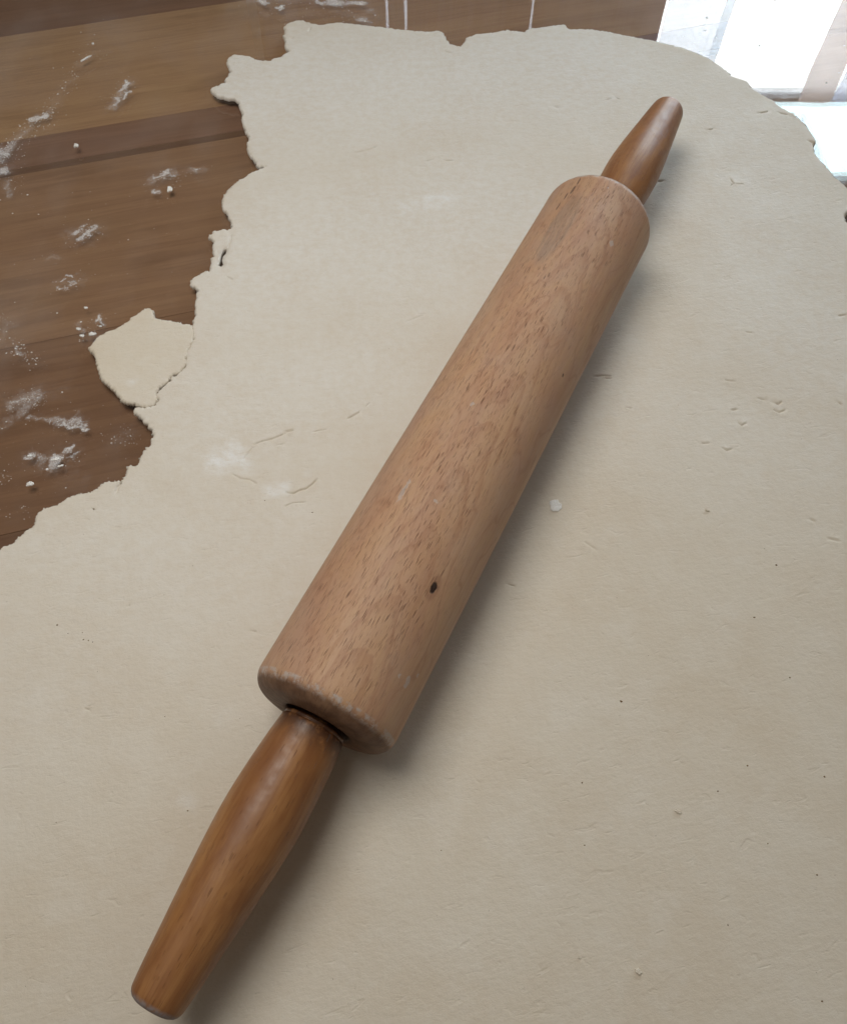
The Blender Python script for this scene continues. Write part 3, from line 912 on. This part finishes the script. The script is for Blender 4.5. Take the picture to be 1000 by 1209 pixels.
def blob_mesh(name, rx, ry, rz, seed, seg=16, rough=0.55):
    """ragged lump: uneven outline, uneven top"""
    v, f = [], []
    prof = ((-1.0, 0.86), (-0.35, 1.0), (0.35, 0.94), (0.8, 0.72), (0.95, 0.36))
    for (h, q) in prof:
        for j in range(seg):
            th = 2 * math.pi * j / seg
            k = 1 + rough * mnoise.noise(Vector((math.cos(th) * 1.5, math.sin(th) * 1.5, seed * 0.37)))
            k += 0.30 * mnoise.noise(Vector((math.cos(th) * 4.0, math.sin(th) * 4.0, seed * 0.71)))
            dz = 0.45 * mnoise.noise(Vector((math.cos(th) * q * 2.2, math.sin(th) * q * 2.2, seed))) if h > 0 else 0
            v.append((rx * q * k * math.cos(th), ry * q * k * math.sin(th), rz * (h + dz)))
    n = len(prof)
    v.append((0, 0, rz * (0.9 + 0.4 * mnoise.noise(Vector((0, 0, seed))))))
    for i in range(n - 1):
        for j in range(seg):
            j2 = (j + 1) % seg
            f.append((i * seg + j, i * seg + j2, (i + 1) * seg + j2, (i + 1) * seg + j))
    for j in range(seg):
        f.append(((n - 1) * seg + j, (n - 1) * seg + (j + 1) % seg, n * seg))
    return mesh(name, v, f, smooth=False)


def crumb(name, x, y, rx, ry, rz, deg, label, cat, on='glass', mat=None, group=None):
    zs = Z_GLASS if on == 'glass' else -0.12
    p = at(x, y, zs + rz)
    rz *= 0.7
    me = blob_mesh(name, rx, ry, rz, x + y)
    o = link(name, me, mat or M_FLOUR)
    o.location = (p[0] * MM, p[1] * MM, (zs + rz * 0.92) * MM)
    o.rotation_euler = (0, 0, math.radians(deg))
    tag(o, label, cat, group)
    return o


G_T = 'flour lumps on the glass over the table'
crumb('flour_lump', 200.5, 223, 2.0, 2.0, 0.7, 10, 'squarish white flake inside a flour smudge beside the bay in the dough edge', 'flour lump', group=G_T)
crumb('flour_lump', 90, 171, 1.5, 1.6, 0.9, 0, 'lone round white lump above the dark seam between the boards', 'flour lump', group=G_T)
crumb('flour_lump', 100.5, 69, 4.6, 0.75, 0.6, 51, 'long slanting white sliver of flour on the palest board', 'flour lump', group=G_T)
crumb('flour_lump', 110, 51, 0.85, 0.85, 0.5, 0, 'small round white grain just beyond the slanting flour sliver', 'flour lump', group=G_T)
crumb('flour_lump', 35.5, 571, 1.75, 1.0, 0.6, 12, 'oval white lump near the lower left dough edge, below a cluster of flour dabs', 'flour lump', group=G_T)
crumb('flour_lump', 108.5, 394, 2.1, 1.1, 0.6, 8, 'flat oval white dab touching the upper left rim of the torn flap', 'flour lump', group=G_T)
crumb('flour_lump', 93, 388, 1.4, 0.8, 0.5, -20, 'tilted white dab left of the flat oval one by the torn flap', 'flour lump', group=G_T)
crumb('flour_lump', 97, 396, 1.3, 0.7, 0.5, -10, 'lower white dab of the little cluster by the torn flap', 'flour lump', group=G_T)
crumb('flour_lump', 101.5, 363, 0.9, 0.8, 0.5, 0, 'single white grain above the dab cluster by the torn flap', 'flour lump', group=G_T)
crumb('flour_lump', 66, 542, 1.5, 0.8, 0.45, 18, 'brightest middle dab of the flour cluster above the lower left dough edge', 'flour lump', group=G_T)
crumb('flour_lump', 71.5, 550, 1.5, 0.6, 0.4, 20, 'thin slanting dab right below the brightest dab of that cluster', 'flour lump', group=G_T)
crumb('flour_lump', 35, 538, 1.0, 0.6, 0.4, -8, 'leftmost small dab of the flour cluster above the lower left dough edge', 'flour lump', group=G_T)
crumb('flour_lump', 56, 554, 0.65, 0.65, 0.4, 0, 'round grain under the middle of the lower left flour cluster', 'flour lump', group=G_T)
G_D = 'crumbs lying on the dough'
o = crumb('flour_flake', 655.5, 597, 2.9, 2.7, 0.40, -25, 'ragged white flake on the dough right of the rolling pin shadow', 'flour flake', 'dough')
crumb('dough_crumb', 835, 602, 1.0, 0.75, 0.6, 0, 'small pale crumb on the dough level with the white flake', 'crumb', 'dough', M_DOUGH, G_D)
crumb('dough_crumb', 800.5, 958, 1.35, 0.8, 0.6, -20, 'pale crumb on the dough in the lower right, the higher of two', 'crumb', 'dough', M_DOUGH, G_D)
crumb('dough_crumb', 754, 1147, 1.3, 0.95, 0.6, -35, 'pale crumb on the dough near the bottom edge right of the near handle', 'crumb', 'dough', M_DOUGH, G_D)
crumb('dough_crumb', 684, 1130, 0.6, 0.6, 0.4, 0, 'tiny pale crumb left of the one near the bottom edge', 'crumb', 'dough', M_DOUGH, G_D)


def scatter(name, spec, mat, label, cat, z):
    """many tiny flat chips, one mesh; spec: (x, y, radius mm)"""
    V, F = [], []
    for (x, y, r) in spec:
        p = at(x, y, z)
        k = 5
        b = len(V)
        a0 = random.uniform(0, 6.28)
        st = random.uniform(0.6, 1.0)
        hgt = r * random.uniform(0.5, 0.9)
        for j in range(k):
            a = a0 + 2 * math.pi * j / k
            q = r * random.uniform(0.7, 1.2)
            V.append((p[0] + q * math.cos(a), p[1] + q * math.sin(a) * st, z))
        V.append((p[0], p[1], z + hgt))
        for j in range(k):
            F.append((b + j, b + (j + 1) % k, b + k))
    o = link(name, mesh(name, V, F, smooth=False), mat)
    tag(o, label, cat, kind='stuff')
    return o


spec = []


def spray(x0, y0, x1, y1, w, n, r0=0.10, r1=0.34):
    for _ in range(n):
        t = random.random()
        spec.append((x0 + (x1 - x0) * t + random.gauss(0, w), y0 + (y1 - y0) * t + random.gauss(0, w * 0.75), r0 + (r1 - r0) * random.random() ** 2.5))


spray(0, 190, 60, 130, 8, 260, 0.10, 0.42); spray(55, 135, 90, 85, 7, 80); spray(180, 214, 208, 203, 6, 60); spray(95, 278, 108, 270, 6, 50); spray(35, 480, 42, 466, 8, 60); spray(125, 120, 155, 95, 7, 40); spray(0, 205, 25, 225, 10, 45); spray(85, 80, 118, 58, 10, 26)
spray(10, 405, 45, 428, 8, 70, 0.12, 0.5); spray(15, 480, 45, 465, 10, 80); spray(60, 500, 100, 505, 5, 40); spray(30, 545, 90, 538, 8, 40)
spray(135, 518, 155, 512, 8, 46); spray(15, 605, 35, 598, 9, 22); spray(80, 290, 115, 265, 11, 40); spray(180, 220, 240, 200, 11, 46)
spray(70, 340, 95, 325, 8, 24); spray(300, 5, 430, 8, 16, 90, 0.12, 0.45); spray(95, 400, 122, 378, 9, 30); spray(0, 372, 8, 384, 5, 24); spray(0, 560, 10, 566, 5, 24)
spray(0, 60, 250, 60, 60, 60, 0.08, 0.22); spray(0, 300, 220, 300, 70, 70, 0.08, 0.22); spray(0, 500, 160, 500, 55, 70, 0.08, 0.22)
spec += [(33, 230, 0.55), (15.5, 252, 0.55), (46, 253, 0.42), (1, 236, 0.5), (14, 213, 0.5), (24, 149, 0.7), (32, 141, 0.5), (38, 141, 0.5), (10, 168, 0.5), (18, 164, 0.45),
         (69, 111, 0.5), (74, 104, 0.6), (78, 97, 0.55), (86, 84, 0.45), (96, 38, 0.4), (87, 61, 0.35), (112, 41, 0.35), (152, 283, 0.4), (18, 357, 0.35), (68, 369.5, 0.5), (96, 380, 0.6), (119, 385, 0.9), (117, 376, 0.5),
         (21, 418, 0.7), (38, 416, 0.6), (44, 423, 0.6), (33, 425, 0.5), (8, 417, 0.5), (24, 412, 0.5), (26, 411, 0.4), (20, 409, 0.4), (12, 399, 0.45), (43, 430, 0.6),
         (8, 498, 0.5), (3, 506, 0.5), (74, 463, 0.5), (31, 501, 0.35), (98, 507, 0.7), (132, 523, 0.5), (143, 523, 0.35), (78, 576, 0.4), (332, 8, 1.1), (425, 4, 1.2), (310, 3, 1.0), (398, 5, 1.0), (443, 18, 0.7), (431, 25, 0.8), (418, 20, 0.4)]
dots = [(834, 21, 1.5), (831, 29, 0.7), (826, 40, 0.6), (832, 36, 0.8), (833, 33, 0.5), (845, 44, 1.0), (896, 54, 1.2), (907, 33, 0.8), (915, 0, 2.2), (926, 48, 0.8), (806, 43, 0.7), (975, 98, 1.1), (998, 92, 1.0), (850, 20, 0.6), (851, 23, 0.7), (930, 105, 0.7), (891, 69, 0.5), (915, 63, 0.6), (809, 6, 0.5), (838, 8, 0.5), (862, 35, 0.4), (895, 31, 0.5), (990, 86, 0.7), (996, 54, 0.6), (808, 18, 0.4), (820, 50, 0.4), (940, 20, 0.4), (880, 80, 0.5), (905, 14, 0.5)]
for (x, y, r) in dots:
    spec.append((x, y, r * 0.75))
spray(780, 10, 1000, 90, 25, 45, 0.12, 0.4)
scatter('flour_specks', spec, M_FLOUR, 'fine white flour specks sprinkled over the glass tabletop', 'flour', Z_GLASS + 0.03)

spec = [(68, 738, 0.55), (81, 748, 0.4), (99, 755, 0.4), (105, 756, 0.35), (110, 758, 0.35), (98, 747, 0.3), (9, 710, 0.4), (67, 971, 0.4), (222, 957, 0.4), (195, 846, 0.35), (916, 667, 0.6), (890, 729, 0.6), (932, 800, 0.5), (733, 828, 0.6), (882, 904, 0.45), (973, 917, 0.4), (847, 934, 0.45), (687, 924, 0.35), (906, 996, 0.4), (964, 1033, 0.4), (690, 998, 0.35), (859, 1092, 0.4), (369, 605, 0.5), (313, 591, 0.35), (521, 1004, 0.35), (111, 601, 0.45), (970, 1182, 0.4), (765, 774, 0.3)]
for _ in range(70):
    spec.append((random.uniform(0, 1000), random.uniform(250, 1200), random.uniform(0.08, 0.2)))
scatter('bran_specks', spec, M_BRAN, 'tiny brown bran specks scattered over the dough', 'bran', -0.17)

# ------------------------------------------------------------------ the window across the room, seen mirrored in the glass
WY = 1300.0
win = tag(empty('window', (0.37, WY * MM, 0.066)), 'bright window mirrored as the white patch at top right', 'window')
M_FRAME = mat_plain('white_painted_frame', (0.55, 0.62, 0.68), 0.4, 0.3)


def box(name, x0, x1, y0, y1, z0, z1, mat, parent, b=4):
    cx_, cy_, cz_ = (x0 + x1) / 2, (y0 + y1) / 2, z0
    v, f = rounded_box(x0 - cx_, x1 - cx_, y0 - cy_, y1 - cy_, 0, z1 - z0, b)
    o = link(name, mesh(name, v, f, smooth=False), mat, None)
    o.location = (cx_ * MM, cy_ * MM, cz_ * MM)
    if parent is not None:
        o.parent = parent
        o.matrix_parent_inverse = Matrix.Translation(parent.location).inverted()
    return o


ZB, ZT, ZTR = 96, 702, 539                       # sill, head, transom (mm above the dough)
XL, XR = -236, 1000
box('jamb', XL - 36, XL, WY - 18, WY + 18, ZB, ZT, M_FRAME, win)
box('jamb', XR, XR + 36, WY - 18, WY + 18, ZB, ZT, M_FRAME, win)
box('head', XL - 36, XR + 36, WY - 20, WY + 20, ZT, ZT + 36, M_FRAME, win)
box('sill', XL - 48, XR + 48, WY - 54, WY + 20, ZB - 30, ZB, M_FRAME, win)
box('transom', XL, XR, WY - 15, WY + 15, ZTR - 7, ZTR + 10, M_FRAME, win)
pane_hi = mat_pane('daylit_pane', (0.93, 1.0, 1.05), WINDOW_EMISSION)
pane_lo = mat_pane('daylit_upper_pane', (0.74, 0.98, 1.05), WINDOW_EMISSION * 1.2)
for (x0, x1, z0, z1, m) in ((XL, 461, ZB, ZTR - 7, pane_hi), (463, XR, ZB, ZTR - 7, pane_hi), (XL, XR, ZTR + 10, ZT, pane_lo)):
    box('pane', x0, x1, WY + 2, WY + 6, z0, z1, m, win, 1)


def cloth(name, x0, x1, z0, z1, y, mat, folds, amp, lean=0.0, seed=0.0, gather=None):
    nx_, nz_ = max(24, int(abs(x1 - x0) / 3)), 24
    V, F = [], []
    for k in range(nz_ + 1):
        t = k / nz_
        for i in range(nx_ + 1):
            s = i / nx_
            x = x0 + (x1 - x0) * s
            if gather is not None:
                x = x + (gather - x) * 0.75 * (1 - t) ** 1.3
            x += lean * (t - 0.5)
            x += 0.9 * math.sin(t * 17 + seed * 3) + 0.5 * math.sin(t * 41 + seed)
            yy = amp * math.sin(s * folds * 2 * math.pi + seed + 0.8 * math.sin(s * 5 + seed)) * (0.7 + 0.3 * math.sin(seed + t * 2))
            V.append((x, y + yy, z0 + (z1 - z0) * t))
    for k in range(nz_):
        for i in range(nx_):
            a = k * (nx_ + 1) + i
            F.append((a, a + 1, a + nx_ + 2, a + nx_ + 1))
    return link(name, mesh(name, V, F), mat)


MC = mat_curtain()
for (x0, x1, fo, se, lab) in ((-254, -58, 5, 0.3, 'grey curtain panel left of the thin bright slits mirrored at the far edge'),
                              (-53.5, -29.0, 1, 1.2, 'narrow strip of grey curtain between two bright slits'),
                              (-26, 163, 4, 2.1, 'wide grey curtain panel between the bright slits, mirrored behind the dough'),
                              (166.5, 365, 5, 4.0, 'grey curtain panel bordering the bright window patch')):
    c = cloth('curtain', x0, x1, 80, 716, WY - 42, MC, fo, 6, 0, se)
    tag(c, lab, 'curtain', 'curtains drawn across the window')
sb = cloth('slit_dimmer_net', -250, 364, 85, 700, WY - 22, mat_sheer('slit_dimmer_cloth', (0.34, 0.36, 0.40), 0.012, 0), 6, 4, 0, 0.9)  # added layer that dims the window light in the curtain slits
tag(sb, 'net added behind the grey curtains to dim the bright slits', 'net curtain')
s1 = cloth('net_curtain', 372, 459, 85, 537, WY - 33, mat_sheer('lace_net', (0.76, 0.83, 0.92), 0.46, 0.30), 2, 3, 0, 0.4)
tag(s1, 'lacy net curtain with rows of small dashes, left in the mirrored window', 'net curtain')
s0 = cloth('mullion_band', 459, 473, 85, 536, WY - 34, mat_sheer('sheer_mullion', (0.55, 0.68, 0.80), 0.30, 0.1), 1, 2, 0, 1.0)  # sheer band put in for the mullion, to keep it light against the panes
tag(s0, 'narrow bluish sheer band standing in for the window mullion', 'net curtain')
s2 = cloth('lace_band', 635, 690, 85, 535, WY - 33, mat_sheer('beige_lace', (0.50, 0.40, 0.36), 0.30, 0.14), 1, 2.5, 0, 1.0)
tag(s2, 'beige lace band hanging upright in the mirrored window', 'lace trim')
s3 = cloth('sheer_curtain', 692.5, 980, 85, 533, WY - 33, mat_sheer('blue_sheer', (0.60, 0.70, 0.92), 0.42, 0), 5, 5, 0, 2.0)
tag(s3, 'bluish sheer curtain right of the beige lace band', 'net curtain')
s4 = cloth('tied_sheer', 591, 762, 552, 701, WY - 36, mat_sheer('blue_sheer_upper', (0.62, 0.72, 0.95), 0.60, 0), 4, 5, 0, 0.7, gather=615)
tag(s4, 'gathered pale blue sheer slanting across the upper pane', 'net curtain')
